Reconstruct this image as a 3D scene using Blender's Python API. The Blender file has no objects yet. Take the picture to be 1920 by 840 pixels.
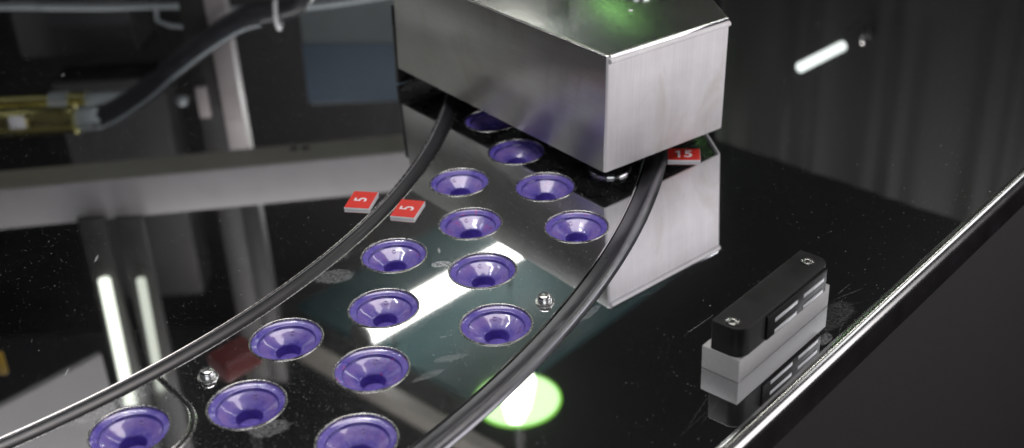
import bpy, bmesh, math, random
from mathutils import Vector, Matrix
random.seed(7)
S = 0.02                       # one drawing unit = 2 cm
SC = bpy.context.scene
COL = SC.collection

# ------------------------------------------------------------------ helpers
def tag(o, label=None, cat=None, group=None, kind=None):
    if label: o['label'] = label
    if cat: o['category'] = cat
    if group: o['group'] = group
    if kind: o['kind'] = kind
    return o

def thing(name, label, cat, loc=(0, 0, 0), rot=None, group=None):
    o = bpy.data.objects.new(name, None)
    o.empty_display_size = 0.01
    m = Matrix.Translation(Vector(loc) * S)
    if rot is not None: m = m @ rot
    o.matrix_world = m
    COL.objects.link(o)
    return tag(o, label, cat, group)

def link(name, me, mat, parent=None, mats=None, smooth=40):
    for m in (mats or [mat]): me.materials.append(m)
    if smooth:
        for p in me.polygons: p.use_smooth = True
        me.set_sharp_from_angle(angle=math.radians(smooth))
    o = bpy.data.objects.new(name, me)
    COL.objects.link(o)
    if parent is not None: o.parent = parent
    return o

class MB:
    """collects shapes (drawing units) and links them as ONE mesh object"""
    def __init__(s): s.bm = bmesh.new()
    def faces(s, verts, faces, mi=0):
        vs = [s.bm.verts.new(v) for v in verts]
        for f in faces:
            try: s.bm.faces.new([vs[i] for i in f]).material_index = mi
            except ValueError: pass
        return s
    def box(s, c0, c1, bevel=0, seg=2, M=None):
        b = bmesh.new(); bmesh.ops.create_cube(b, size=1)
        for v in b.verts:
            v.co = Vector([c0[i] + (v.co[i] + .5) * (c1[i] - c0[i]) for i in range(3)])
        if bevel: bmesh.ops.bevel(b, geom=b.edges[:], offset=bevel, segments=seg, affect='EDGES', profile=.5)
        if M is not None: bmesh.ops.transform(b, matrix=M, verts=b.verts)
        return s.merge(b)
    def merge(s, b):
        me = bpy.data.meshes.new('tmp'); b.to_mesh(me); b.free()
        s.bm.from_mesh(me); bpy.data.meshes.remove(me); return s
    def lathe(s, prof, c=(0, 0, 0), a0=0, a1=360, n=48, mi=0):
        full = abs(a1 - a0) >= 360
        rows = []
        for k in range(n if full else n + 1):
            a = math.radians(a0 + (a1 - a0) * k / n)
            rows.append([s.bm.verts.new((c[0] + r * math.cos(a), c[1] + r * math.sin(a), c[2] + z)) for r, z in prof])
        for k in range(n):
            A = rows[k]; B = rows[(k + 1) % len(rows)]
            for i in range(len(prof) - 1):
                s.bm.faces.new((A[i], B[i], B[i + 1], A[i + 1])).material_index = mi
        return s
    def tube(s, pts, rad, n=14, caps=True):
        P = [Vector(p) for p in pts]; rows = []
        up = Vector((0, 0, 1))
        for i, p in enumerate(P):
            d = (P[min(i + 1, len(P) - 1)] - P[max(i - 1, 0)]).normalized()
            if abs(d.dot(up)) > .95: up = Vector((0, 1, 0))
            x = d.cross(up).normalized(); y = x.cross(d).normalized()
            r = rad[i] if isinstance(rad, (list, tuple)) else rad
            rows.append([s.bm.verts.new(p + x * r * math.cos(2 * math.pi * k / n) + y * r * math.sin(2 * math.pi * k / n)) for k in range(n)])
        for A, B in zip(rows, rows[1:]):
            for k in range(n): s.bm.faces.new((A[k], A[(k + 1) % n], B[(k + 1) % n], B[k]))
        if caps: s.bm.faces.new(rows[0][::-1]); s.bm.faces.new(rows[-1])
        return s
    def prism(s, outline, z0, z1, bevel=0, seg=2):
        b = bmesh.new()
        lo = [b.verts.new((x, y, z0)) for x, y in outline]; hi = [b.verts.new((x, y, z1)) for x, y in outline]
        n = len(outline)
        b.faces.new(lo[::-1]); top = b.faces.new(hi)
        for i in range(n): b.faces.new((lo[i], lo[(i + 1) % n], hi[(i + 1) % n], hi[i]))
        bmesh.ops.recalc_face_normals(b, faces=b.faces)
        if bevel: bmesh.ops.bevel(b, geom=list(top.edges), offset=bevel, segments=seg, affect='EDGES', profile=.5)
        return s.merge(b)
    def mesh(s, name):
        bmesh.ops.recalc_face_normals(s.bm, faces=s.bm.faces)
        for v in s.bm.verts: v.co *= S
        me = bpy.data.meshes.new(name); s.bm.to_mesh(me); s.bm.free(); return me
    def build(s, name, mat, parent=None, mats=None, smooth=40):
        return link(name, s.mesh(name), mat, parent, mats, smooth)

def plate(name, outer, holes, ztop, thick, mat, parent=None):
    """flat sheet with holes, top face at ztop"""
    cu = bpy.data.curves.new(name, 'CURVE'); cu.dimensions = '2D'; cu.fill_mode = 'BOTH'
    cu.extrude = thick * S / 2
    for loop in [outer] + holes:
        sp = cu.splines.new('POLY'); sp.points.add(len(loop) - 1); sp.use_cyclic_u = True
        for p, q in zip(sp.points, loop): p.co = (q[0] * S, q[1] * S, 0, 1)
    t = bpy.data.objects.new('t', cu); COL.objects.link(t)
    dg = bpy.context.evaluated_depsgraph_get(); dg.update()
    me = bpy.data.meshes.new_from_object(t.evaluated_get(dg)); me.name = name
    bpy.data.objects.remove(t); bpy.data.curves.remove(cu)
    for v in me.vertices: v.co.z += (ztop - thick / 2) * S
    me.materials.clear()
    return link(name, me, mat, parent, smooth=0)

def circle(c, r, n=96, a0=0, a1=360):
    return [(c[0] + r * math.cos(math.radians(a0 + (a1 - a0) * k / n)), c[1] + r * math.sin(math.radians(a0 + (a1 - a0) * k / n))) for k in range(n)]

def text_mesh(body, size, bold=0.0, depth=.004):
    cu = bpy.data.curves.new('txt', 'FONT'); cu.body = body; cu.size = size * S
    cu.align_x = 'CENTER'; cu.align_y = 'CENTER'; cu.extrude = depth * S; cu.offset = bold * S
    t = bpy.data.objects.new('t', cu); COL.objects.link(t)
    dg = bpy.context.evaluated_depsgraph_get(); dg.update()
    me = bpy.data.meshes.new_from_object(t.evaluated_get(dg)); me.name = 'numeral'
    bpy.data.objects.remove(t); bpy.data.curves.remove(cu); me.materials.clear()
    return me

# ------------------------------------------------------------------ materials
def fifteen(size, bold):
    five = text_mesh('5', size, bold)
    b = bmesh.new(); b.from_mesh(five)
    for v in b.verts: v.co.x += .23 * size * S
    h = .70 * size * S / 2; x = -.26 * size * S; wd = .115 * size * S; z = .004 * S
    st = [(x - wd * .55, -h), (x + wd * .55, -h), (x + wd * .55, h), (x - wd * .25, h), (x - wd * 1.9, h * .62), (x - wd * 1.9, h * .30), (x - wd * .55, h * .52)]
    b.faces.new([b.verts.new((px, py, z)) for px, py in st])
    bmesh.ops.recalc_face_normals(b, faces=b.faces)
    me = bpy.data.meshes.new('numeral'); b.to_mesh(me); b.free(); return me

class NT:
    def __init__(s, name):
        s.m = bpy.data.materials.new(name); s.m.use_nodes = True
        s.t = s.m.node_tree; s.t.nodes.clear()
        s.out = s.t.nodes.new('ShaderNodeOutputMaterial')
    def n(s, typ, **kw):
        nd = s.t.nodes.new(typ)
        for k, v in kw.items():
            if k.startswith('i_'):
                key = k[2:]; nd.inputs[int(key) if key.isdigit() else key.replace('_', ' ')].default_value = v
            else: setattr(nd, k, v)
        return nd
    def l(s, a, ai, b, bi): s.t.links.new(a.outputs[ai], b.inputs[bi])
    def surf(s, nd, i=0): s.l(nd, i, s.out, 'Surface')
    def bsdf(s, col, rough, metal=0, **kw):
        b = s.n('ShaderNodeBsdfPrincipled')
        b.inputs['Base Color'].default_value = (*col, 1); b.inputs['Roughness'].default_value = rough; b.inputs['Metallic'].default_value = metal
        for k, v in kw.items(): b.inputs[k.replace('_', ' ')].default_value = v
        return b
    def coord(s, scale=(1, 1, 1), rot=(0, 0, 0), loc=(0, 0, 0), typ='POINT'):
        c = s.n('ShaderNodeTexCoord'); m = s.n('ShaderNodeMapping', vector_type=typ)
        m.inputs['Scale'].default_value = scale; m.inputs['Rotation'].default_value = rot; m.inputs['Location'].default_value = loc
        s.l(c, 'Object', m, 'Vector'); return m
    def noise(s, vec, scale, detail=3, rough=.5, dist=0):
        t = s.n('ShaderNodeTexNoise'); t.inputs['Scale'].default_value = scale; t.inputs['Detail'].default_value = detail
        t.inputs['Roughness'].default_value = rough; t.inputs['Distortion'].default_value = dist
        s.l(vec, 0, t, 'Vector'); return t
    def rng(s, src, i, a, b, c=0, d=1):
        r = s.n('ShaderNodeMapRange'); 
        for k, v in zip(('From Min', 'From Max', 'To Min', 'To Max'), (a, b, c, d)): r.inputs[k].default_value = v
        s.l(src, i, r, 'Value'); return r
    def math(s, op, a, b=None, bv=0):
        m = s.n('ShaderNodeMath', operation=op); s.l(a, 0, m, 0)
        if b is not None: s.l(b, 0, m, 1)
        else: m.inputs[1].default_value = bv
        return m

def simple(name, col, rough=.5, metal=0, var=.12, vscale=60, bump=0, bscale=400, **kw):
    t = NT(name); b = t.bsdf(col, rough, metal, **kw)
    c = t.coord(); nz = t.noise(c, vscale, 5, .6)
    r = t.rng(nz, 0, .3, .7, 1 - var, 1 + var)
    mx = t.n('ShaderNodeMix', data_type='RGBA', blend_type='MULTIPLY'); mx.inputs['Factor'].default_value = 1
    mx.inputs['A'].default_value = (*col, 1); t.l(r, 0, mx, 'B'); t.l(mx, 'Result', b, 'Base Color')
    r2 = t.rng(nz, 0, .3, .7, max(rough - .05, .02), min(rough + .06, 1)); t.l(r2, 0, b, 'Roughness')
    if bump:
        n2 = t.noise(c, bscale, 3); bp = t.n('ShaderNodeBump'); bp.inputs['Strength'].default_value = bump; bp.inputs['Distance'].default_value = .0004
        t.l(n2, 0, bp, 'Height'); t.l(bp, 0, b, 'Normal')
    t.surf(b); return t.m

def emit(name, col, strength):
    t = NT(name); e = t.n('ShaderNodeEmission'); e.inputs[0].default_value = (*col, 1); e.inputs[1].default_value = strength
    t.surf(e); return t.m

def mirror_steel(name, org=(0, 0), tint=(.86, .87, .88), rough=.02, haze=.10, haze_rough=.28, dust=1.0, smudges=(), scratch=0, streak=(0, 0, 1)):
    """polished sheet: sharp mirror + a little brushed haze + dust, lint, finger marks, scratches"""
    t = NT(name)
    a = t.bsdf(tint, rough, 1); h = t.bsdf(tint, haze_rough, 1)
    c = t.coord()
    # brushed grain in the haze
    g = t.coord((60, 900, 60), (0, 0, .75)); gn = t.noise(g, 1.0, 2)
    bp = t.n('ShaderNodeBump'); bp.inputs['Strength'].default_value = .25; bp.inputs['Distance'].default_value = .0002
    t.l(gn, 0, bp, 'Height'); t.l(bp, 0, h, 'Normal')
    mx = t.n('ShaderNodeMixShader'); mx.inputs[0].default_value = haze
    t.l(a, 0, mx, 1); t.l(h, 0, mx, 2)
    # dust grains (two sizes) and lint
    d = t.bsdf((.50, .52, .53), .9, 0)
    masks = []
    patch = t.noise(c, 9, 3); pr = t.rng(patch, 0, .36, .66, .45, 1.0)
    for sc_, keep, r0, amp in ((360, .78, .13, .55), (700, .66, .20, .40), (150, .96, .07, .4)):
        v = t.n('ShaderNodeTexVoronoi'); v.inputs['Scale'].default_value = sc_; v.inputs['Randomness'].default_value = 1
        dn = t.noise(c, sc_ * 1.2, 2)
        mxv = t.n('ShaderNodeMix', data_type='VECTOR'); mxv.inputs['Factor'].default_value = .0018 * 230 / sc_ * 2
        t.l(c, 0, mxv, 'A'); t.l(dn, 'Color', mxv, 'B'); t.l(mxv, 'Result', v, 'Vector')
        sep = t.n('ShaderNodeSeparateColor'); t.l(v, 'Color', sep, 0)
        thr = t.math('MULTIPLY', pr, bv=(1 - keep) * dust)
        on = t.n('ShaderNodeMath', operation='LESS_THAN'); t.l(sep, 0, on, 0); t.l(thr, 0, on, 1)
        dot = t.rng(v, 'Distance', r0, r0 * .55, 0, amp)
        masks.append(t.math('MULTIPLY', on, dot))
    # lint: stretched, bent cells
    for ang, off in ((.5, 0), (2.1, 3.1)):
        lc = t.coord((170, 34, 60), (0, 0, ang), (off, 0, 0)); ln = t.noise(lc, .8, 2)
        mxv = t.n('ShaderNodeMix', data_type='VECTOR'); mxv.inputs['Factor'].default_value = .35
        t.l(lc, 0, mxv, 'A'); t.l(ln, 'Color', mxv, 'B')
        v = t.n('ShaderNodeTexVoronoi'); v.inputs['Scale'].default_value = 1.4; t.l(mxv, 'Result', v, 'Vector')
        sep = t.n('ShaderNodeSeparateColor'); t.l(v, 'Color', sep, 0)
        thr = t.math('MULTIPLY', pr, bv=.035 * dust)
        on = t.n('ShaderNodeMath', operation='LESS_THAN'); t.l(sep, 1, on, 0); t.l(thr, 0, on, 1)
        masks.append(t.math('MULTIPLY', on, t.rng(v, 'Distance', .16, .07, 0, .4)))
    # thin even film of dust
    fn = t.noise(c, 24, 5, .65); masks.append(t.rng(fn, 0, .5, .85, 0, .010 * dust))
    if scratch:
        for ang, sx, thrv in ((streak[0], 520, .70), (streak[0] + .55, 380, .735)):
            scd = t.coord((7, sx, 7), (0, 0, -ang)); sn = t.noise(scd, 1.0, 4, .7)
            reg = t.noise(c, 13, 2); rr = t.rng(reg, 0, .5, .7)
            masks.append(t.math('MULTIPLY', t.rng(sn, 0, thrv, thrv + .08, 0, .55 * scratch), rr))
    tot = masks[0]
    for m in masks[1:]: tot = t.math('MAXIMUM', tot, m)
    for (x, y, rx, ry, ang, amp) in smudges:
        sm = t.coord((rx * S, ry * S, 1), (0, 0, ang), ((x - org[0]) * S, (y - org[1]) * S, 0), 'TEXTURE')
        ln = t.n('ShaderNodeVectorMath', operation='LENGTH'); t.l(sm, 0, ln, 0)
        nz = t.noise(c, 160, 4, .7); ad = t.n('ShaderNodeMath', operation='MULTIPLY_ADD'); t.l(nz, 0, ad, 0); ad.inputs[1].default_value = .9
        t.l(ln, 'Value', ad, 2)
        e = t.rng(ad, 0, 1.45, 1.2, 0, amp)
        n2 = t.noise(c, 620, 4, .75); e2 = t.math('MULTIPLY', e, t.rng(n2, 0, .40, .60, .1, 1))
        tot = t.math('MAXIMUM', tot, e2)
    tot = t.math('MINIMUM', tot, bv=.85)
    m2 = t.n('ShaderNodeMixShader'); t.l(tot, 0, m2, 0); t.l(mx, 0, m2, 1); t.l(d, 0, m2, 2)
    t.surf(m2); return t.m

def brushed(name, col, rough, grain, stain=.1, bump=.3, aniso=.0, rot=0, metal=1):
    """brushed stainless sheet; grain = scale vector, small along the brushing"""
    t = NT(name); b = t.bsdf(col, rough, metal); b.inputs['Anisotropic'].default_value = aniso; b.inputs['Anisotropic Rotation'].default_value = rot
    if aniso:
        tg = t.n('ShaderNodeTangent', direction_type='RADIAL', axis='Z'); t.l(tg, 0, b, 'Tangent')
    g = t.coord(grain); gn = t.noise(g, 1, 3, .65)
    g2 = t.coord(tuple(x * .22 for x in grain)); gn2 = t.noise(g2, 1, 3, .6)
    c = t.coord(); st = t.noise(c, 22, 5, .6)
    ml = t.math('MULTIPLY', t.rng(gn, 0, .25, .75, .94, 1.05), t.rng(gn2, 0, .25, .75, .965, 1.025))
    ml = t.math('MULTIPLY', ml, t.rng(st, 0, .3, .7, 1 - stain, 1 + stain * .5))
    mx = t.n('ShaderNodeMix', data_type='RGBA', blend_type='MULTIPLY'); mx.inputs['Factor'].default_value = 1
    mx.inputs['A'].default_value = (*col, 1); t.l(ml, 0, mx, 'B')
    # brownish finger stains
    sc_ = t.coord((30, 30, 14)); s2 = t.noise(sc_, 1.1, 4, .6, .8); rr = t.rng(s2, 0, .56, .76, 0, .5)
    mx2 = t.n('ShaderNodeMix', data_type='RGBA'); t.l(rr, 0, mx2, 'Factor'); t.l(mx, 'Result', mx2, 'A'); mx2.inputs['B'].default_value = (col[0] * .72, col[1] * .66, col[2] * .6, 1)
    t.l(mx2, 'Result', b, 'Base Color')
    t.l(t.rng(st, 0,   .3, .7, rough - .012, rough + .015), 0, b, 'Roughness')
    bp = t.n('ShaderNodeBump'); bp.inputs['Strength'].default_value = bump; bp.inputs['Distance'].default_value = .0002
    t.l(gn, 0, bp, 'Height'); t.l(bp, 0, b, 'Normal')
    t.surf(b); return t.m

def silicone():
    t = NT('purple_silicone')
    b = t.bsdf((.13, .085, .50), .30, 0); b.inputs['Coat Weight'].default_value = 1.0; b.inputs['Coat IOR'].default_value = 1.52; b.inputs['Coat Roughness'].default_value = .07
    b.inputs['Subsurface Weight'].default_value = .35; b.inputs['Subsurface Radius'].default_value = (.5, .35, 1.0); b.inputs['Subsurface Scale'].default_value = .004
    c = t.coord(); oi = t.n('ShaderNodeObjectInfo')
    off = t.n('ShaderNodeVectorMath', operation='ADD'); t.l(c, 0, off, 0)
    mu = t.math('MULTIPLY', oi, bv=0); t.t.links.remove(mu.inputs[0].links[0]); t.l(oi, 'Random', mu, 0); mu.inputs[1].default_value = 3.7
    t.l(mu, 0, off, 1)
    n1 = t.noise(off, 90, 5, .65)
    cr = t.n('ShaderNodeValToRGB'); cr.color_ramp.elements[0].position = .3; cr.color_ramp.elements[0].color = (.070, .055, .37, 1)
    cr.color_ramp.elements[1].position = .75; cr.color_ramp.elements[1].color = (.185, .135, .50, 1); t.l(n1, 0, cr, 0)
    # streaky dried residue
    n2 = t.noise(off, 240, 4, .7, 1.0); r2 = t.rng(n2, 0, .52, .75, 0, .55)
    m1 = t.n('ShaderNodeMix', data_type='RGBA'); t.l(r2, 0, m1, 'Factor'); t.l(cr, 0, m1, 'A'); m1.inputs['B'].default_value = (.36, .32, .60, 1)
    # pale pinkish tone paints the warm highlight on the cone
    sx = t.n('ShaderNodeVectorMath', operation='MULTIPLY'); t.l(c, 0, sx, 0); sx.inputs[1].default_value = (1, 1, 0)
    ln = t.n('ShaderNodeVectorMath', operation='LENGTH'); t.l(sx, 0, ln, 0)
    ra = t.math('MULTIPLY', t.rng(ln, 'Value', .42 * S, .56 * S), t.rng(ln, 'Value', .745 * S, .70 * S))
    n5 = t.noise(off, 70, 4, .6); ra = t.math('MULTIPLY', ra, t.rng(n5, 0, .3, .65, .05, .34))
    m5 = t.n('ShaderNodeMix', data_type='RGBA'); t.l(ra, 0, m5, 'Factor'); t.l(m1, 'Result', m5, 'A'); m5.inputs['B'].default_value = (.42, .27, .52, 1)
    # darker ring at the step
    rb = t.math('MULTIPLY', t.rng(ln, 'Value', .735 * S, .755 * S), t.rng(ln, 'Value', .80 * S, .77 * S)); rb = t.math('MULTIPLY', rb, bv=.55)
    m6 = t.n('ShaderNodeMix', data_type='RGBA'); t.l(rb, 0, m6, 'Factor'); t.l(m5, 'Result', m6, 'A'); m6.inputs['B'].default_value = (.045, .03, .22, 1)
    m1 = m6
    # pink stains
    n3 = t.noise(off, 130, 4, .6, 1.5)
    th = t.math('MULTIPLY', t.rng(n3, 0, .60, .70, 0, .8), t.rng(oi, 'Random', .35, .9, .1, 1))
    m2 = t.n('ShaderNodeMix', data_type='RGBA'); t.l(th, 0, m2, 'Factor'); t.l(m1, 'Result', m2, 'A'); m2.inputs['B'].default_value = (.46, .05, .24, 1)
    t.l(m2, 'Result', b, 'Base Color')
    t.l(t.rng(n1, 0, .3, .7, .24, .4), 0, b, 'Roughness')
    bp = t.n('ShaderNodeBump'); bp.inputs['Strength'].default_value = .15; bp.inputs['Distance'].default_value = .0006
    t.l(n2, 0, bp, 'Height'); t.l(bp, 0, b, 'Normal')
    t.surf(b); return t.m

M = {}
M['table'] = mirror_steel('polished_table_steel', haze=.03, haze_rough=.26, dust=.26, scratch=1.0, streak=(.95, 0, 1),
    smudges=[(8.35, 26.6, .9, .45, .8, .10), (7.9, 25.6, .35, .16, .9, .35), (2.0, 27.35, .5, .12, .9, .30), (7.2, 24.1, .30, .22, .2, .12), (4.82, 26.54, .68, .018, .76, .25), (3.57, 28.11, .5, .014, .33, .2), (4.23, 22.96, .8, .016, 1.03, .08), (4.05, 22.5, .9, .014, .84, .07), (4.5, 22.9, .7, .014, .98, .07),
             (9.1, 27.66, .55, .025, .49, .1), (8.9, 27.1, .5, .02, .25, .08), (9.0, 27.9, .4, .02, .8, .14), (8.5, 26.2, .5, .02, 1.1, .13)])
M['ring'] = mirror_steel('polished_ring_steel', (-28.32, 43.998), rough=.032, haze=.06, haze_rough=.24, dust=1.9,
    smudges=[(-2.12, 30.28, .34, .20, .0, .85), (-5.2, 29.9, .62, .42, .1, .30), (-5.5, 30.9, .8, .40, .6, .26), (-6.05, 23.1, .55, .34, .3, .32),
             (-1.75, 25.6, .5, .16, .3, .30), (-2.3, 24.9, .5, .12, .5, .26), (-.9, 31.6, .5, .2, 0, .16), (-.65, 28.82, .28, .02, 1.12, .8), (-1.9, 26.6, .22, .018, .3, .6), (-3.1, 25.4, .2, .016, 1.6, .5), (.1, 26.9, .2, .018, 2.3, .6), (-4.4, 27.4, .18, .016, .9, .5), (-3.4, 31.9, .2, .016, .2, .5)])
M['disc'] = mirror_steel('polished_disc_steel', haze=.02, haze_rough=.22, dust=.5)
M['insert'] = mirror_steel('worn_plate_steel', (-9.44, 23.28), rough=.045, haze=.10, haze_rough=.30, dust=1.8, smudges=[(-10.3, 24.4, 1.2, .8, .6, .4)])
M['chrome'] = simple('chrome', (.88, .88, .90), .10, 1, var=.04)
M['stud'] = simple('stud_steel', (.80, .80, .80), .24, 1, var=.03)
M['rim_chrome'] = simple('rim_chrome', (.50, .50, .49), .21, 1, var=.03, vscale=8)
M['rim_steel'] = simple('rim_steel', (.46, .46, .45), .26, 1, var=.12, vscale=300)
M['rail'] = simple('dark_rail_steel', (.26, .26, .28), .32, 1, var=.04, vscale=30)
M['bead'] = simple('grey_seal_rubber', (.018, .0178, .021), .36, 0, var=.04, vscale=40, Specular_IOR_Level=.7)
M['seal_lip_highlight'] = simple('seal_lip_highlight', (.30, .30, .32), .3, .3, var=.05)  # paler than the seal body, painting in its edge highlight
M['black_gap'] = simple('black_gap', (.006, .006, .006), .8)
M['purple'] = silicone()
M['purple_dark'] = simple('purple_hole', (.14, .095, .46), .45, 0, var=.2, vscale=400)
M['red'] = simple('red_plastic', (.66, .035, .025), .34, 0, var=.06)
M['white'] = simple('white_plastic', (.82, .82, .85), .4, 0, var=.06)
M['box_side'] = brushed('brushed_box_steel', (.52, .52, .50), .38, (1100, 40, 1100), aniso=0, bump=.12)  # same steel as the end; base darkened for its dimmer lighting
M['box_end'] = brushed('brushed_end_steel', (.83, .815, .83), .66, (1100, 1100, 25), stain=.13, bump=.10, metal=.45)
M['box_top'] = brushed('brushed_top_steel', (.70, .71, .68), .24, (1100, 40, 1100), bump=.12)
M['black_plastic'] = simple('black_plastic', (.012, .012, .013), .28, 0, var=.3, vscale=90, bump=.03)
M['sensor_top'] = simple('black_sensor_plastic', (.009, .009, .0095), .45, 0, var=.4, vscale=60, bump=.05, bscale=900, Specular_IOR_Level=.22)
M['sensor_panel'] = simple('black_sensor_panel', (.006, .006, .006), .4, 0, var=.2, Specular_IOR_Level=.12)
M['alu'] = simple('grey_aluminium', (.40, .40, .40), .55, .1, var=.06, vscale=500, bump=.06, bscale=2500)
M['slot'] = simple('slot_glass', (.55, .56, .58), .35, .2, var=.05)
M['apron'] = simple('black_apron', (.010, .009, .010), .25, 0, var=.25, vscale=40)
M['cabinet'] = simple('dark_cabinet_paint', (.013, .0115, .012), .55, 0, var=.08, vscale=900, bump=.12, bscale=2200)
M['floor'] = simple('dark_floor', (.03, .03, .03), .7)
M['beam'] = simple('grey_beam_paint', (.31, .30, .305), .45, 0, var=.05, vscale=30)
M['beam_under'] = simple('olive_beam_paint', (.19, .19, .165), .5, 0, var=.08, vscale=30)
M['post'] = simple('light_post_paint', (.42, .385, .385), .45, 0, var=.05)
M['post_dark'] = simple('dark_post_paint_and_shade', (.030, .029, .028), .5, 0)  # dark post parts; also paints the shade on the upper post
M['cable'] = simple('black_cable', (.02, .021, .026), .32, 0, var=.2)
M['brass'] = simple('nickel_brass', (.80, .72, .30), .25, 1, var=.02, vscale=5)
M['nut'] = simple('grey_nut', (.34, .38, .40), .4, .2, var=.08)
M['blue_panel'] = simple('blue_grey_panel', (.050, .078, .115), .5, 0, var=.1, vscale=15)
M['blue_panel_light'] = simple('light_grey_panel', (.11, .128, .135), .5, 0, var=.06, vscale=15)
M['grey_panel'] = simple('grey_panel', (.25, .247, .25), .5, 0, var=.04, vscale=12)
M['cover'] = simple('dark_cover', (.040, .041, .044), .5, 0, var=.25, vscale=9)
M['back'] = simple('dark_back_wall', (.010, .010, .012), .5, 0, var=.2, vscale=6)
M['teal'] = simple('teal_panel', (.010, .038, .042), .6, 0, var=.08, vscale=10, Specular_IOR_Level=.1)
M['frame'] = simple('brown_grey_profile', (.30, .28, .25), .4, 0, var=.08)
M['red_box'] = simple('red_housing', (.10, .005, .005), .4, 0, var=.08)
M['yellow'] = simple('yellow_paint', (.42, .26, .015), .5, 0)
M['bar_light'] = emit('bar_light', (1.0, .985, .93), 6)
M['tube_light'] = emit('tube_light', (.93, 1.0, .95), 1.35)
M['post_glint'] = emit('post_glint', (.95, 1.0, .86), 1.8)  # glow painted in for lamp highlights on upright chrome posts
M['post_glint_dim'] = emit('post_glint_dim', (.95, 1.0, .86), .8)
M['green_glow'] = emit('green_glow', (.66, 1.0, .50), 1.55)
M['green_edge'] = emit('green_edge', (.30, .85, .08), 1.0)
M['lid_green_glow'] = emit('lid_green_glow', (.36, .9, .24), 11)
M['lamp_core'] = emit('lamp_core', (.95, 1.0, .85), 6)

def wall_mat():
    t = NT('ribbed_wall'); b = t.bsdf((.06, .062, .061), .42, .0)
    g = t.coord((17, 17, .3), (0, 0, .768)); n1 = t.noise(g, 1, 3, .6)
    b.inputs['Specular IOR Level'].default_value = .35
    cr = t.n('ShaderNodeValToRGB'); cr.color_ramp.elements[0].position = .3; cr.color_ramp.elements[0].color = (.006, .0067, .0064, 1)
    cr.color_ramp.elements[1].position = .7; cr.color_ramp.elements[1].color = (.011, .0117, .011, 1); t.l(n1, 0, cr, 0); t.l(cr, 0, b, 'Base Color')
    t.surf(b); return t.m
M['wall'] = wall_mat()

# ------------------------------------------------------------------ layout constants (drawing units)
RC = (-28.32, 43.998)                       # axis of the rotating ring
R_RING = dict(A=28.026, B=29.342, C=30.855, D=32.526)
A0 = dict(A=-.4853, B=-.3985, C=-.3037, D=-.2013)
STEP = -.1735
u = Vector((.6837, .7298, 0)); w = Vector((.7298, -.6837, 0))      # along / across the table edge
def UW(a, b, z=0): return u * a + w * b + Vector((0, 0, z))
def cup_xy(r, k):
    a = A0[r] + k * STEP
    return RC[0] + R_RING[r] * math.cos(a), RC[1] + R_RING[r] * math.sin(a), a

CUPS = [
 ('A', -2, 'dim purple cup almost swallowed by the shade under the steel box'),
 ('B', -1, 'shaded purple cup with its far half under the steel box edge'),
 ('A', -1, 'bright purple cup between curved seal and steel box, above both red tags'),
 ('C', 0, 'purple cup in front of the black shade below the steel box corner'),
 ('B', 0, 'purple cup just right of the red 5 tag that sits on the ring'),
 ('D', 1, 'purple cup beside the outer rail, in front of the reflected box corner'),
 ('A', 0, 'purple cup below the red 5 tags, close to the inner seal'),
 ('C', 1, 'purple cup over the far end of the bright bar reflection, beside a white mark'),
 ('B', 1, 'purple cup on the left of the bright bar reflection near its middle'),
 ('D', 2, 'pink stained purple cup beside the outer rail, below the small chrome stud'),
 ('A', 1, 'purple cup right of the dark red reflection and the left chrome stud'),
 ('C', 2, 'purple cup touching the near end of the bright bar reflection'),
 ('B', 2, 'purple cup just below the left chrome stud, above a pale finger mark'),
 ('A', 2, 'purple cup set in the round-ended steel insert at the lower left'),
 ('D', 3, 'purple cup cut off by the bottom edge of the photo'),
]

# ------------------------------------------------------------------ table, ring, disc
# table edge tube runs at w = -11.30; sheet ends at w = -11.48
TB = [tuple(UW(3.0, -11.48)[:2]), tuple(UW(52, -11.48)[:2]), (24, 64), (-62, 64), (-62, 8), (-6, 8)]
tbl = thing('machine_table', 'polished black looking steel table top with a rolled chrome edge', 'table', (0, 0, 0))
plate('table_top', TB, [circle(RC, 34.5, 360)], 0, .12, M['table'], tbl)
MB().lathe([(34.5, -.12), (34.5, -.62), (33.2, -.62)], (*RC, 0), n=240).build('gutter', M['black_gap'], tbl)
MB().lathe([(27.0, -.62), (25.6, -.62), (25.6, -.2)], (*RC, 0), n=240).build('gutter', M['black_gap'], tbl)
MB().tube([UW(3, -11.30, -.06), UW(20, -11.30, -.06), UW(52, -11.30, -.06)], .235, n=32).build('rolled_edge', M['rim_chrome'], tbl)
b = MB(); p = [UW(3, -11.12, -.10), UW(52, -11.12, -.10), UW(52, -11.12, -1.02), UW(3, -11.12, -1.02), UW(52, -11.40, -1.02), UW(3, -11.40, -1.02)]
b.faces([tuple(q) for q in p], [(0, 1, 2, 3), (3, 2, 4, 5)]).build('apron', M['apron'], tbl, smooth=0)

cab = MB()
P = [UW(3, -11.42), UW(52, -11.42), Vector((24, 63, 0)), Vector((-62, 63, 0)), Vector((-62, 8.5, 0)), Vector((-6, 8.5, 0))]
v = [(q.x, q.y, -1.03) for q in P] + [(q.x, q.y, -40) for q in P]
cab.faces(v, [(i, (i + 1) % 6, 6 + (i + 1) % 6, 6 + i) for i in range(6)])
tag(cab.build('machine_cabinet', M['cabinet'], smooth=0), 'matt dark grey cabinet side below the table edge', 'cabinet')
flo = MB().faces([(-200, -150, -40), (200, -150, -40), (200, 200, -40), (-200, 200, -40)], [(0, 1, 2, 3)]).build('floor', M['floor'], smooth=0)
tag(flo, kind='structure')

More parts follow.
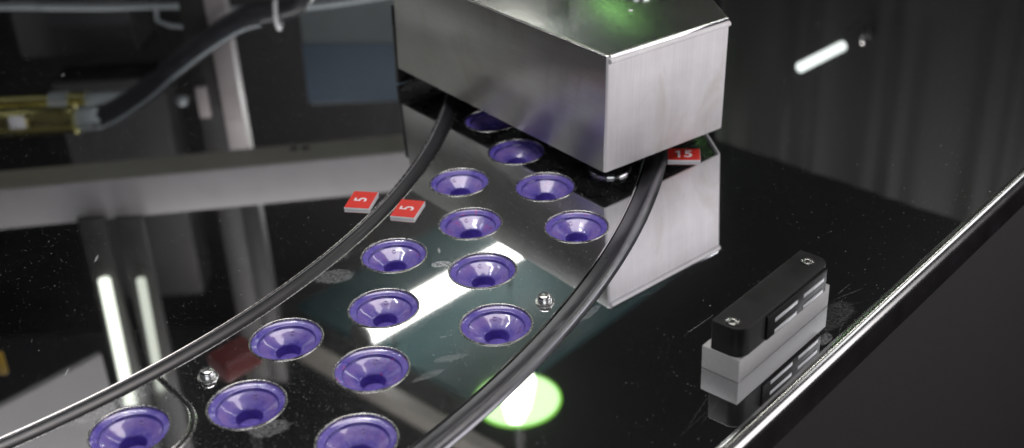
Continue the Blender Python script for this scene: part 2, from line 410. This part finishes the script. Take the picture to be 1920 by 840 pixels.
ring = thing('conveyor_ring', 'mirror polished steel ring plate carrying the purple cups', 'ring plate', (RC[0], RC[1], 0))
holes = [circle((cup_xy(r, k)[0] - RC[0], cup_xy(r, k)[1] - RC[1]), .955, 72) for r, k, _ in CUPS]
plate('ring_plate', circle((0, 0), 33.70, 360), [circle((0, 0), 26.68, 360)] + holes, 0, .07, M['ring'], ring)
MB().lathe([(33.70, -.05), (33.70, .004), (33.72, .02), (33.75, .012), (33.76, -.02), (33.76, -.10)], n=300).build('ring_edge', M['chrome'], ring)
MB().lathe([(26.62, -.10), (26.62, -.01), (26.64, .012), (26.67, .008), (26.68, -.02)], n=300).build('ring_edge', M['rim_steel'], ring)

disc = thing('centre_disc', 'polished steel centre disc inside the curved seal', 'disc', (RC[0], RC[1], 0))
plate('disc_plate', circle((0, 0), 26.02, 360), [], 0, .06, M['disc'], disc)
MB().lathe([(26.02, -.06), (26.02, .002), (26.035, .01), (26.055, .0), (26.06, -.1)], n=300).build('disc_edge', M['rim_steel'], disc)

seal = thing('curved_seal', 'rounded dark grey seal curving between centre disc and cup ring', 'seal', (RC[0], RC[1], 0))
MB().lathe([(26.06, -.12), (26.11, -.12), (26.115, -.01), (26.125, .022), (26.145, .034), (26.165, .030)], n=300).build('seal_lip_highlight', M['seal_lip_highlight'], seal)
MB().lathe([(26.165, .024), (26.20, .050), (26.26, .062), (26.33, .058), (26.41, .034), (26.48, -.004), (26.54, -.06), (26.58, -.12), (26.60, -.2)], n=300).build('seal_body', M['bead'], seal)
rail = thing('outer_rail', 'dark curved steel guide rail along the outside of the ring', 'rail', (RC[0], RC[1], 0))
MB().lathe([(33.79, .0), (33.86, .004), (33.95, .014), (34.04, .032), (34.12, .065), (34.18, .10), (34.22, .125)], n=300).build('rail_flange', M['rail'], rail)
MB().lathe([(34.22, .125), (34.26, .142), (34.31, .145), (34.36, .135), (34.41, .112), (34.45, .078), (34.48, .035), (34.49, .002)], n=300).build('rail_lip', M['rail'], rail)

# round ended insert plate round one cup
cx, cy, ca = cup_xy('A', 2)
ins = thing('insert_plate', 'worn round-ended steel insert around the lower left cup', 'insert plate', (cx, cy, 0))
t_ = Vector((-.63, .776)); n_ = Vector((.776, .63))
a_n = math.atan2(n_.y, n_.x); a_o = math.atan2(cy - RC[1], cx - RC[0])
arc = [(1.43 * math.cos(a), 1.43 * math.sin(a)) for a in [a_n + (a_o - a_n) * k / 30 for k in range(31)]]
def to_in(pt):
    q = Vector(pt)
    for i in range(400):
        g = Vector((cx - RC[0], cy - RC[1])) + q
        if g.length < 26.72: break
        q += t_ * .01
    return q
e0 = to_in(arc[0])
a_1 = math.atan2((cy - RC[1]) + e0.y, (cx - RC[0]) + e0.x); a_0 = a_1 - .36
inner = [(RC[0] - cx + 26.72 * math.cos(a_0 + (a_1 - a_0) * k / 40), RC[1] - cy + 26.72 * math.sin(a_0 + (a_1 - a_0) * k / 40)) for k in range(41)]
outer_ = [(RC[0] - cx + 29.456 * math.cos(a_o + (a_0 - a_o) * k / 40), RC[1] - cy + 29.456 * math.sin(a_o + (a_0 - a_o) * k / 40)) for k in range(1, 41)]
outl = [tuple(e0)] + arc + outer_ + inner[:-1]
plate('insert_top', outl, [circle((0, 0), .985, 72)], .045, .043, M['insert'], ins)
edge = [Vector(q) for q in [tuple(e0)] + arc + outer_]
path = [Vector((q.x, q.y, .03)) for q in edge]
MB().tube(path, .030, n=8).build('insert_edge', M['rim_steel'], ins)
def offs(d, z):
    out = []
    for i, q in enumerate(edge):
        tg = (edge[min(i + 1, len(edge) - 1)] - edge[max(i - 1, 0)]).normalized(); out.append(Vector((q.x - tg.y * -d, q.y + tg.x * -d, z)) if False else Vector((q.x + -tg.y * d, q.y + tg.x * d, z)))
    return out
MB().tube(offs(.07, .004), .035, n=8).build('insert_groove', M['black_plastic'], ins)
MB().tube(offs(.14, .012), .028, n=8).build('insert_rim', M['rim_steel'], ins)

# ------------------------------------------------------------------ purple cups
def make_cup():
    t = thing('cup', 'x', 'cup', (0, 0, 0), group='purple cups set in the ring plate')
    MB().lathe([(.94, -.16), (.942, .004), (.952, .020), (.970, .026), (.990, .022), (1.0, .008), (1.0, .002)], n=72).build('metal_rim', M['rim_steel'], t)
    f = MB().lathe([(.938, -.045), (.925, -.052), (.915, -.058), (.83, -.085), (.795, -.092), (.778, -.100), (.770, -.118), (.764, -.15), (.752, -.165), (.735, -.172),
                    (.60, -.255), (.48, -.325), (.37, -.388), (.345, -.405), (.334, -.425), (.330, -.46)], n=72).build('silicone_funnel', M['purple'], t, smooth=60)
    MB().lathe([(.330, -.46), (.322, -.62), (.30, -.68), (0, -.69)], n=48).build('outlet', M['purple_dark'], t)
    for az, r in ((100, .62), (-2, .60)):
        z = -.172 - (.735 - r) * .615
        c = Vector((r * math.cos(math.radians(az)), r * math.sin(math.radians(az)), z + .006))
        nrm = Vector((-math.cos(math.radians(az)) * .52, -math.sin(math.radians(az)) * .52, .85)).normalized()
        q = nrm.to_track_quat('Z', 'Y').to_matrix()
        pts = [c + q @ Vector((.052 * math.cos(a), .052 * math.sin(a), 0)) for a in [math.radians(40 + 290 * k / 16) for k in range(17)]]
        MB().tube(pts, .011, n=6).build('raised_mark', M['purple'], f)
    return t
def copy_tree(o, parent=None):
    c = o.copy(); COL.objects.link(c)
    if parent is not None: c.parent = parent
    for ch in list(o.children): copy_tree(ch, c)
    return c
proto = make_cup()
for i, (r, k, lab) in enumerate(CUPS):
    o = proto if i == 0 else copy_tree(proto)
    x, y, a = cup_xy(r, k)
    o.matrix_world = Matrix.Translation((x * S, y * S, 0)) @ Matrix.Rotation(a + .45 + random.uniform(-.06, .06), 4, 'Z')
    o['label'] = lab

# small chrome studs on the ring
def make_stud():
    t = thing('stud', 'x', 'stud', (0, 0, 0), group='chrome studs on the ring')
    MB().lathe([(.27, .0), (.275, .02), (.26, .035), (.19, .04)], n=32).build('washer', M['stud'], t)
    MB().lathe([(.18, .035), (.20, .05), (.20, .15), (.185, .20), (.14, .235), (.07, .25), (0, .252)], n=32).build('stud_head', M['stud'], t)
    MB().tube([(-.10, 0, .246), (.10, 0, .246)], .012, n=6).build('slot', M['black_plastic'], t)
    return t
st = make_stud(); st.location = (.79 * S, 28.0 * S, 0); st['label'] = 'small chrome stud close to the outer rail, above the pink stained cup'
st2 = copy_tree(st); st2.location = (-7.95 * S, 25.3 * S, 0); st2.rotation_euler.z = .8; st2['label'] = 'small chrome stud beside the dark red reflection, close to the inner seal'

# ------------------------------------------------------------------ numbered tags
def num_tag(label, corner, ex, ey, lx, ly, txt, size, trot, bold, group, sx=1.0):
    ex = Vector(ex).normalized(); ey = Vector((-ex.y, ex.x, 0))
    if ey.dot(Vector(ey)) < 0: ey = -ey
    rot = Matrix(((ex.x, ey.x, 0, 0), (ex.y, ey.y, 0, 0), (0, 0, 1, 0), (0, 0, 0, 1)))
    c = Vector(corner) + ex * lx / 2 + ey * ly / 2
    t = thing('number_tag', label, 'tag', c, rot, group)
    MB().box((-lx / 2, -ly / 2, .004), (lx / 2, ly / 2, .082), .012).build('tag_body', M['white'], t)
    f = MB().box((-lx / 2 + .008, -ly / 2 + .008, .080), (lx / 2 - .008, ly / 2 - .008, .092), .004, 1).build('red_face', M['red'], t)
    me = text_mesh(txt, size, bold) if txt == '5' else fifteen(size, bold)
    o = link('numeral', me, M['white'], f, smooth=0)
    o.location = (0, 0, .096 * S); o.rotation_euler.z = trot; o.scale = (sx, 1, 1)
    return t
G5 = 'red numbered tags'
num_tag('red tag with white 5 on the centre disc, left of the curved seal', (-5.29, 33.90, 0), (.83, -.18, 0), None, .82, 1.10, '5', .58, math.pi / 2, .004, G5)
num_tag('red tag with white 5 on the cup ring, right of the curved seal', (-3.79, 33.20, 0), (.76, -.22, 0), None, .80, 1.10, '5', .66, math.pi / 2, .002, G5, .9)
num_tag('red tag with white 15 beside the outer rail, under the steel box', (5.27, 36.06, 0), (1.08, -.14, 0), None, 1.08, .86, '15', .70, 0, .009, G5, .9)

# ------------------------------------------------------------------ steel box over the ring
O = Vector((3.015, 34.243, .658)); eL = Vector((-.5996, .8003, .009)); eW = Vector((.7998, .5996, -.0289)); nN = Vector((.0285, .0101, .9995))
BR = Matrix(((eW.x, eL.x, nN.x, 0), (eW.y, eL.y, nN.y, 0), (eW.z, eL.z, nN.z, 0), (0, 0, 0, 1)))   # x = width, y = length, z = up
box = thing('steel_box', 'brushed stainless steel housing hanging over the ring of cups', 'housing', O, BR)
BW, BL, BH = 5.35, 11.86, 3.92
PLAN = [(0, 0), (BW, 0), (BW + 2.65, 4.45), (BW + 2.65, BL), (0, BL)]
b = bmesh.new()
lo = [b.verts.new((x, y, 0)) for x, y in PLAN]; hi = [b.verts.new((x, y, BH)) for x, y in PLAN]
b.faces.new(hi)
for i in range(5): b.faces.new((lo[i], lo[(i + 1) % 5], hi[(i + 1) % 5], hi[i]))
bmesh.ops.recalc_face_normals(b, faces=b.faces)
if [f for f in b.faces if len(f.verts) == 5][0].normal.z < 0: bmesh.ops.reverse_faces(b, faces=b.faces)
eds = [e for e in b.edges if not e.is_boundary]
bmesh.ops.bevel(b, geom=eds, offset=.10, segments=4, affect='EDGES', profile=.5)
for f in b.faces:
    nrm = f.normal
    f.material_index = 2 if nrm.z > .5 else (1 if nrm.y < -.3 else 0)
for vv in b.verts: vv.co *= S
me = bpy.data.meshes.new('box_shell'); b.to_mesh(me); b.free()
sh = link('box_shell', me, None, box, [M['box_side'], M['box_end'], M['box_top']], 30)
sm = sh.modifiers.new('sheet', 'SOLIDIFY'); sm.thickness = .08 * S; sm.offset = -1
MB().prism([(.1, .1), (BW - .06, .1), (BW + 2.5, 4.45), (BW + 2.5, BL - .1), (.1, BL - .1)], .12, .2).build('underside', M['black_plastic'], box)
MB().box((.10, -.035, BH - .13), (BW - .06, .03, BH + .018), .03, 3).build('lid_fold', M['chrome'], box)
MB().tube([(.08, -.03, BH - .19), (BW - .04, -.03, BH - .19)], .085, n=20).build('lid_bead', M['box_end'], box)
MB().lathe([(.62, 0), (.63, .03), (.63, .10), (.56, .15), (.0, .16)], (4.78, 3.75, BH), n=40).build('top_knob', M['chrome'], box)
MB().box((3.33, 2.54, BH + .001), (3.45, 2.66, BH + .006)).build('paper_fleck', M['white'], box)
MB().lathe([(0, -.06), (.55, -.06), (.70, -.03), (.74, .03), (.74, .15)], (2.05, 2.0, 0), n=40).build('lens_barrel', M['chrome'], box)
MB().box((.03, BL + .01, -.70), (4.9, BL + .24, BH - 1.5), .03).build('mounting_bracket', M['black_plastic'], box)

# ------------------------------------------------------------------ sensor on its grey block
sy = .7557; SR = Matrix(((-math.cos(sy), math.sin(sy), 0, 0), (math.sin(sy), math.cos(sy), 0, 0), (0, 0, 1, 0), (0, 0, 0, 1)))
# local: x = -across (to the left), y = along; build with a right-handed frame: X = across to the right
SR = Matrix(((math.cos(sy), math.sin(sy), 0, 0), (-math.sin(sy), math.cos(sy), 0, 0), (0, 0, 1, 0), (0, 0, 0, 1)))
sen = thing('sensor_block', 'black sensor with two hex screws on a grey block near the table edge', 'sensor', (5.345, 23.918, 0), SR)
MB().box((-1.083, 0, .004), (0, 4.38, .672), .018).build('mounting_block', M['alu'], sen)
def rrect(x0, y0, x1, y1, r):   # r per corner: (x0y0, x1y0, x1y1, x0y1)
    out = []
    for (cx_, cy_, a, rr) in ((x0, y0, 180, r[0]), (x1, y0, 270, r[1]), (x1, y1, 0, r[2]), (x0, y1, 90, r[3])):
        ox = cx_ + (rr if a in (180, 90) else -rr); oy = cy_ + (rr if a in (180, 270) else -rr)
        for k in range(9):
            q = math.radians(a + 90 * k / 8); out.append((ox + rr * math.cos(q), oy + rr * math.sin(q)))
    return out
body = MB().prism(rrect(-.87, .03, .02, 4.26, (.05, .36, .36, .05)), .674, 1.50, .03, 3).build('sensor_body', M['sensor_top'], sen)
pnl = MB().box((.0, 1.10, .70), (.08, 4.0, 1.40), .02).build('window_panel', M['sensor_panel'], sen)
for y0, y1 in ((1.45, 2.52), (2.82, 3.84)):
    for z0 in (.74, 1.08):
        MB().box((.06, y0, z0), (.092, y1, z0 + .11), .012).build('sensor_window', M['slot'], pnl)
for yy in (.30, 3.84):
    MB().lathe([(.18, 1.497), (.19, 1.507), (.17, 1.512), (.165, 1.505)], (-.42, yy, 0), n=32).build('screw_recess', M['black_plastic'], sen)
    sc = MB().lathe([(.155, 1.50), (.15, 1.520), (.13, 1.528), (.068, 1.526), (.060, 1.520), (.060, 1.504), (0, 1.504)], (-.42, yy, 0), n=32).build('screw', M['rim_steel'], sen)
    MB().lathe([(0, 1.5055), (.058, 1.5055)], (-.42, yy, 0), n=6).build('hex_socket', M['black_gap'], sc)

# ------------------------------------------------------------------ the rest of the machine, seen in the polished steel
wl = MB()
c0 = Vector((14.9, 78.62, 0)); c1 = Vector((40, 52.6, 0)); dd = (c1 - c0).normalized(); nn = Vector((dd.y, -dd.x, 0))
N = 110
pts = []
for k in range(N + 1):
    q = c0.lerp(c1, k / N) + nn * (.05 * math.sin(k * .8 + 1.5 * math.sin(k * .31)) + .06 * math.sin(k * .33))
    pts.append(q)
vv = [(q.x, q.y, -40) for q in pts] + [(q.x, q.y, 20) for q in pts]
wl.faces(vv, [(i, i + 1, N + 2 + i, N + 1 + i) for i in range(N)]).build('tmp', M['wall'], smooth=80)
wo = bpy.data.objects['tmp']; wo.name = 'ribbed_wall'
tag(wo, 'dark ribbed machine wall mirrored in the table right of the steel box', 'wall')
sp = MB().lathe([(.22, -.1), (.52, -.1), (.56, 0), (.52, .1), (.22, .1)], n=24).build('lamp_ghost_ring', M['stud'])  # ring added in place of a ghost reflection of the lamp
sp.location = Vector((22.3, 70.1, 9.46)) * S; sp.rotation_euler = (math.pi / 2, 0, .77)
tag(sp, 'small steel ring standing in for a ghost reflection beside the tube lamp', 'fitting')

def lamp_bar(name, label, p0, p1, r, mat, up=3.2, group=None, caps=True, side=None):
    p0 = Vector(p0); p1 = Vector(p1); d = (p1 - p0).normalized()
    t = thing(name, label, 'lamp', (p0 + p1) / 2, None, group)
    o = (p0 + p1) / 2
    MB().tube([p0 - o, p1 - o], r, n=20).build('diffuser', mat, t)
    if caps:
        for e in (p0 - o - d * .5, p1 - o): MB().tube([e, e + d * .5], r * 1.1, n=20).build('end_cap', M['black_plastic'], t)
    for f in (.15, .85):
        q = (p0 - o).lerp(p1 - o, f); MB().tube([q + Vector((0, 0, r)), q + Vector((0, 0, up))] if side is None else [q + Vector(side).normalized() * r, q + Vector(side)], .12 if side is None else .03, n=8).build('hanger', M['black_plastic'], t)
    return t
lamp_bar('bar_lamp', 'bright white bar lamp mirrored across the ring between the cups', (-10.75, 70.9, 30), (1.4, 82.8, 30), .88, M['bar_light'])
lamp_bar('tube_lamp', 'short white tube lamp mirrored at the upper right of the table', (17.0, 64.86, 9), (20.2, 67.8, 9), .31, M['tube_light'], caps=False, side=(8.0, 8.5, -1.5))

tp = MB(); a = UW(46.7, -67.2, 33.2); 
q0 = Vector((-17, 80, 33.2)); q1 = q0 + w * 20.2; q2 = q1 + u * 26; q3 = q0 + u * 26
tp.faces([tuple(q) for q in (q0, q1, q2, q3)] + [tuple(q + Vector((0, 0, .5))) for q in (q0, q1, q2, q3)],
         [(0, 1, 2, 3), (4, 5, 6, 7), (0, 1, 5, 4), (1, 2, 6, 5), (2, 3, 7, 6), (3, 0, 4, 7)])
tag(tp.build('ceiling_panel', M['teal'], smooth=0), 'teal grey ceiling panel behind the bar lamp, mirrored in the ring', 'panel')
fr = MB(); q0 = Vector((-14.4, 76.0, 32.4)); L_ = 20
pr = [q0 - u * 3.2, q0 - u * 3.2 + w * L_, q0 - u * 2.2 + w * L_, q0 - u * 2.2]
fr.faces([tuple(q) for q in pr] + [tuple(q + Vector((0, 0, 1.2))) for q in pr], [(0, 1, 2, 3), (4, 5, 6, 7), (0, 1, 5, 4), (1, 2, 6, 5), (2, 3, 7, 6), (3, 0, 4, 7)])
tag(fr.build('ceiling_profile', M['frame'], smooth=0), 'brown grey profile along the edge of the ceiling panel', 'profile')

gl = thing('green_lamp', 'round green glowing lamp with white core mirrored beside the outer rail', 'lamp', (-.2, 62.6, 30))
MB().lathe([(0, .5), (1.6, .38), (2.35, .16), (2.66, .03)], n=48).build('lamp_shade', M['green_glow'], gl)
MB().lathe([(2.66, .03), (2.76, .0), (2.83, .05), (2.80, .14)], n=48).build('shade_edge', M['green_edge'], gl)
MB().tube([(.30, 2.3, -.2), (.2, 1.5, -.3), (-.1, -.9, -.3), (-.22, -2.3, -.2)], [.6, 1.0, .9, .5], n=20).build('lamp_core', M['lamp_core'], gl)
MB().lathe([(2.80, .14), (1.2, .8), (.3, 1.2), (.3, 9)], n=32).build('lamp_back', M['black_plastic'], gl)
lamp_bar('lid_green_light', 'added green light out of view glowing on the lid of the steel box', (22.5, 171, 68), (26, 177, 68), 3.0, M['lid_green_glow'], up=9)  # unseen light added for the green glow on the box lid

bm_ = thing('beam', 'grey square beam mirrored across the left of the centre disc', 'beam', (-20, 65.3, 14))
bd = Vector((.9952, .0975, 0)); bn = Vector((-.0975, .9952, 0))
mat4 = Matrix(((bd.x, bn.x, 0, 0), (bd.y, bn.y, 0, 0), (0, 0, 1, 0), (0, 0, 0, 1)))
MB().box((-32, .0, .02), (24, 2.75, 2.62), .12, 2, mat4).build('beam_body', M['beam'], bm_)
MB().box((-32, .14, -.02), (24, 2.6, .05), 0, 2, mat4).build('beam_underside', M['beam_under'], bm_)
for dx in (6.7, 7.4): MB().lathe([(0, -.03), (.28, -.03)], (dx + .1, 2.0 + .65, 0), n=20).build('bolt_hole', M['black_gap'], bm_)
MB().box((22.0, .3, -54), (24.0, 2.4, .0), .1, 2, mat4).build('beam_leg', M['beam'], bm_)
MB().box((-32, .3, -54), (-30.0, 2.4, .0), .1, 2, mat4).build('beam_leg', M['beam'], bm_)

po = thing('post', 'light upright post behind the beam, mirrored left of the steel box', 'post', (-17.3, 71.2, -40))
MB().box((-.62, -.2, 0), (.62, 1.2, 56.2), .08).build('post_face', M['post'], po)
MB().box((-.6, -.1, 56.2), (.6, 1.2, 74), .08).build('post_upper_shaded', M['post_dark'], po)  # darker tone paints the shade on the post above the beam
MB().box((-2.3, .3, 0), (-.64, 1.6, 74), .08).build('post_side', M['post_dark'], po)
MB().box((-2.15, -.2, 50.9), (-1.45, .28, 53.0), .08).build('bracket', M['post'], po)
MB().lathe([(0, -.3), (.35, -.25), (.45, 0), (.3, .3)], (-3.15, .1, 51.8), n=20).build('knob', M['nut'], po)
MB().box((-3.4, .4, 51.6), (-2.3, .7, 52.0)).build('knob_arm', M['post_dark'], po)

ch = thing('cable', 'thick black cable curving up from the brass connector', 'cable', (-20, 69.5, 9))
def bez(pts, n=10):
    P = [Vector(p) for p in pts]; out = []
    for i in range(len(P) - 1):
        p0, p1, p2, p3 = P[max(i - 1, 0)], P[i], P[i + 1], P[min(i + 2, len(P) - 1)]
        for k in range(n):
            t = k / n
            out.append(.5 * ((2 * p1) + (p2 - p0) * t + (2 * p0 - 5 * p1 + 4 * p2 - p3) * t * t + (3 * p1 - p0 - 3 * p2 + p3) * t ** 3))
    out.append(P[-1]); return out
off = Vector((20, -69.5, -9))
cp = bez([Vector(q) + off for q in ((-25.6, 69.5, 11.9), (-24.3, 69.5, 11.6), (-22.9, 69.5, 10.85), (-21.4, 69.5, 9.9), (-19.9, 69.5, 8.75), (-17.4, 69.5, 7.1), (-15.3, 69.5, 6.0), (-13.3, 69.5, 5.6), (-11.6, 69.5, 4.6), (-9.5, 70.5, .5), (-8, 72, -8), (-8, 72, -40))])
MB().tube(cp, .70, n=20).build('cable_sheath', M['cable'], ch)
MB().tube([p + Vector((0, -.72, .42)) for p in cp[8:66]], .09, n=8).build('cable_edge_highlight', M['nut'], ch)  # pale tube put in as the highlight along the sheath
MB().tube([(6.76, -.1 + .92 * math.cos(a), -3.25 + .92 * math.sin(a)) for a in [2 * math.pi * k / 24 for k in range(25)]], .12, n=8).build('cable_tie', M['white'], ch)

cn = thing('cable_connector', 'brass cable connector with a white sticker at the left edge', 'connector', (-30, 69.5, 11.95))
MB().tube([(-12, 0, 0), (-2.6, 0, 0)], .80, n=24).build('connector_pipe', M['brass'], cn)
MB().tube([(-2.6, 0, 0), (-2.55, 0, 0), (-2.4, 0, 0), (-.4, 0, 0), (-.3, 0, 0), (2.3, 0, 0), (3.1, 0, 0), (3.35, 0, 0)], [.84, .92, .88, .88, .92, .86, .86, .92], n=24).build('connector_body', M['brass'], cn)
MB().tube([(3.36, 0, 0), (3.6, 0, 0), (4.9, -.0, -.14), (5.1, 0, -.18)], [.6, .80, .80, .7], n=6).build('gland_nut', M['nut'], cn)
MB().box((-.40, -1.0, -.80), (.55, -.84, -.0), .03).build('sticker', M['white'], cn)
c2 = thing('cable_connector', 'slimmer brass connector behind the one with the white sticker', 'connector', (-28.5, 72.4, 11.9))
MB().tube([(-11, 0, 0), (1.6, 0, .02), (1.7, 0, .02)], [.55, .55, .62], n=24).build('connector_body', M['brass'], c2)
MB().tube([(1.72, 0, 0), (4.2, 0, 0)], .5, n=6).build('gland_nut', M['nut'], c2)
MB().tube([(-.6, 0, 0), (.6, 0, 0)], .60, n=24).build('sticker', M['nut'], c2)

hp = [(-60, 76, 6.2), (-45, 76, 6.3), (-32.3, 76, 6.63), (-28.9, 76, 6.84), (-25.5, 76, 7.02), (-22, 76, 7.1), (-19.3, 76, 7.3), (-16.9, 76, 7.66), (-12, 76.5, 7.8), (-3, 77, 7.0)]
hb = bez(hp, 40)
hs = MB().tube(hb, [.24 + .05 * (i % 2) for i in range(len(hb))], n=10).build('ribbed_hose', M['nut'], smooth=0)
tag(hs, 'thin grey ribbed hose running along the top edge', 'hose')
hc = MB().tube([(-22.3, 76, 6.8), (-22.4, 76, 8.1), (-21.6, 76, 8.5), (-20, 76, 8.7), (-17, 76, 9.0)], .16, n=8).build('hose_clip', M['nut'])
tag(hc, 'bent grey clip hanging from the ribbed hose', 'clip')

bp_ = thing('blue_panel', 'blue grey steel panel left of the steel box, mirrored in the disc', 'panel', (-10, 85, -40))
MB().faces([(-4.8, 0, 53.6), (3.5, 0, 54.0), (3.5, 0, 58.6), (-4.9, 0, 58.3)], [(0, 1, 2, 3)]).build('tmpa', M['blue_panel'], bp_, smooth=0).name = 'panel_upper'
MB().box((-4.7, .05, 0), (3.5, .3, 58.55)).build('panel_plate', M['blue_panel_light'], bp_)
MB().lathe([(.10, -.04), (.22, -.04), (.22, 0)], (0, 0, 0), n=20).build('panel_hole', M['nut'], bp_)
bpy.data.objects['panel_hole'].matrix_basis = Matrix.Translation((-.35 * S, -.02 * S, 58.0 * S)) @ Matrix.Rotation(math.pi / 2, 4, 'X')

gp = MB()
g0 = Vector((-33, 44.8, 20)); g1 = Vector((-23.0, 55.47, 20)); th = w * .4
q = [g0, g1, g1 + Vector((0, 0, 16)), g0 + Vector((0, 0, 16))]
gp.faces([tuple(x) for x in q] + [tuple(x - th) for x in q], [(0, 1, 2, 3), (4, 5, 6, 7), (0, 1, 5, 4), (1, 2, 6, 5), (2, 3, 7, 6), (3, 0, 4, 7)])
tag(gp.build('hanging_panel', M['grey_panel'], smooth=0), 'pale grey hanging sheet mirrored at the lower left of the disc', 'panel')

for (x, z0, z1, lab, ml, r) in ((-25.0, 19.8, 30, 'brighter glowing strip for a chrome post highlight mirrored beside the pale grey sheet', M['post_glint'], .36),
                          (-22.8, 19.9, 28.2, 'slimmer glowing strip for a chrome post highlight mirrored right of the brighter one', M['post_glint_dim'], .28)):
    t = thing('glint_strip', lab, 'lamp', (x, 63.1, z0), None, 'glowing strips for post highlights')
    MB().tube([(.15, 0, 0), (-.15, 0, z1 - z0)], r, n=16).build('diffuser', ml, t)  # glowing tube added as the highlight of a chrome post
    MB().box((-.8, .5, -4), (.8, .9, 34 - z0), .05).build('glint_post', M['post_dark'], t)

rb = thing('red_housing', 'dark red housing mirrored in the ring beside the left stud', 'housing', (-14.15, 48.27, 16.0))
RM = Matrix(((u.x, -w.x, 0, 0), (u.y, -w.y, 0, 0), (0, 0, 1, 0), (0, 0, 0, 1)))
MB().box((-.1, 0, 0), (2.1, 1.6, 1.1), .15, 3, RM).build('housing_body', M['red_box'], rb)
MB().tube([(.5, .9, 1.0), (.5, .9, 18)], .2, n=10).build('housing_rod', M['black_plastic'], rb)
ye = MB().box((-29.2, 56.0, 20), (-28.75, 56.3, 21.4), .03).build('yellow_marker', M['yellow'])
tag(ye, 'small yellow marker mirrored at the left edge', 'marker')
yr = MB()
bw = MB().faces([(-110, 118, -40), (5, 118, -40), (5, 118, 60), (-110, 118, 60)], [(0, 1, 2, 3)]).build('back_wall', M['back'], smooth=0)
c_a = MB().box((-41, 98, -40), (-31, 104, 18.6), .3).build('machine_cover', M['cover'])
tag(c_a, 'large dark grey machine cover far behind the ribbed hose', 'cover')
c_b = MB().box((-37, 93, 18.9), (-28, 97, 40), .3).build('machine_cover', M['cover'])
tag(c_b, 'dark grey machine cover hanging behind the brass connectors', 'cover')
tag(bw, 'dark grey wall far behind the cables', 'wall')

# ------------------------------------------------------------------ lights
def area(name, loc, target, sx, sy_, power, col=(1, 1, 1), along=None):
    l = bpy.data.lights.new(name, 'AREA'); l.shape = 'RECTANGLE'; l.size = sx * S; l.size_y = sy_ * S; l.energy = power; l.color = col
    o = bpy.data.objects.new(name, l); COL.objects.link(o)
    d = (Vector(target) - Vector(loc)).normalized()
    x = Vector(along) if along is not None else Vector((1, 0, 0)) if abs(d.x) < .8 else Vector((0, 1, 0))
    x = (x - d * x.dot(d)).normalized(); y = (-d).cross(x)
    o.matrix_world = Matrix(((x.x, y.x, -d.x, loc[0] * S), (x.y, y.y, -d.y, loc[1] * S), (x.z, y.z, -d.z, loc[2] * S), (0, 0, 0, 1)))
    return o
area('ceiling_light', (0, 40, 78), (0, 32, 0), 54, 30, 14, (1, .925, .90))
area('cup_streak_light', (-21, 36, 56), (0, 30, 0), 26, .45, 3, (.95, .97, 1), (-.98, .16, 0))  # unseen light added for the white streaks in the cups
area('thin_streak_light', (-28, 48, 37), (0, 31, 0), 20, .13, .52, (.95, .97, 1), (-.84, .54, 0))  # thin unseen light added for the finer cup streak
area('front_fill', (-4, -34, 26), (0, 34, 0), 44, 20, 2.2, (.97, .98, 1))  # fill added behind the camera to brighten front-facing sides
area('side_window', (62, 10, 6), (6, 31, 1), 54, 46, 9, (1.0, .955, .98))
area('left_fill', (-62, 80, 27), (-2, 40, 2), 24, 22, .4, (.96, 1, .96))  # unseen fill added to lift the left face of the box
area('rim_glint_light', (47, 96, 66), (10, 28, 0), 36, 2, 1.6, (1, .99, .9), u)  # unseen light added so the rolled table edge glints
area('rail_fill', (50, 57, 34), (2, 29, 0), 20, 14, 1.5, (.97, .97, 1), u)  # unseen fill added for the outer face of the rail
area('lid_fill', (1, 96, 26), (1, 38, 5), 9, 4, 1.8, (.97, 1, .97))  # hidden light added to brighten the box lid

W = bpy.data.worlds.new('World'); SC.world = W; W.use_nodes = True
W.node_tree.nodes['Background'].inputs[0].default_value = (.0055, .0055, .0060, 1)
W.node_tree.nodes['Background'].inputs[1].default_value = 1.0

# ------------------------------------------------------------------ camera
PITCH, ROLL, F = .5151, -.0509, 2280.83
fwd = Vector((0, math.cos(PITCH), -math.sin(PITCH))); rt = Vector((1, 0, 0)); up = rt.cross(fwd)
r2 = rt * math.cos(ROLL) + up * math.sin(ROLL); u2 = -rt * math.sin(ROLL) + up * math.cos(ROLL)
cam = bpy.data.cameras.new('Camera'); co = bpy.data.objects.new('Camera', cam); COL.objects.link(co)
co.matrix_world = Matrix(((r2.x, u2.x, -fwd.x, 0), (r2.y, u2.y, -fwd.y, 0), (r2.z, u2.z, -fwd.z, 18.36 * S), (0, 0, 0, 1)))
cam.sensor_width = 36; cam.lens = 36 * F / 1920; cam.clip_start = .02; cam.clip_end = 50
cam.dof.use_dof = True; cam.dof.focus_distance = 34.5 * S; cam.dof.aperture_fstop = 6.5
SC.camera = co
SC.view_settings.view_transform = 'Standard'; SC.view_settings.look = 'None'; SC.view_settings.exposure = 0; SC.view_settings.gamma = 1
SC.cycles.max_bounces = 10; SC.cycles.glossy_bounces = 8; SC.cycles.caustics_reflective = True
SC.cycles.sample_clamp_indirect = 8
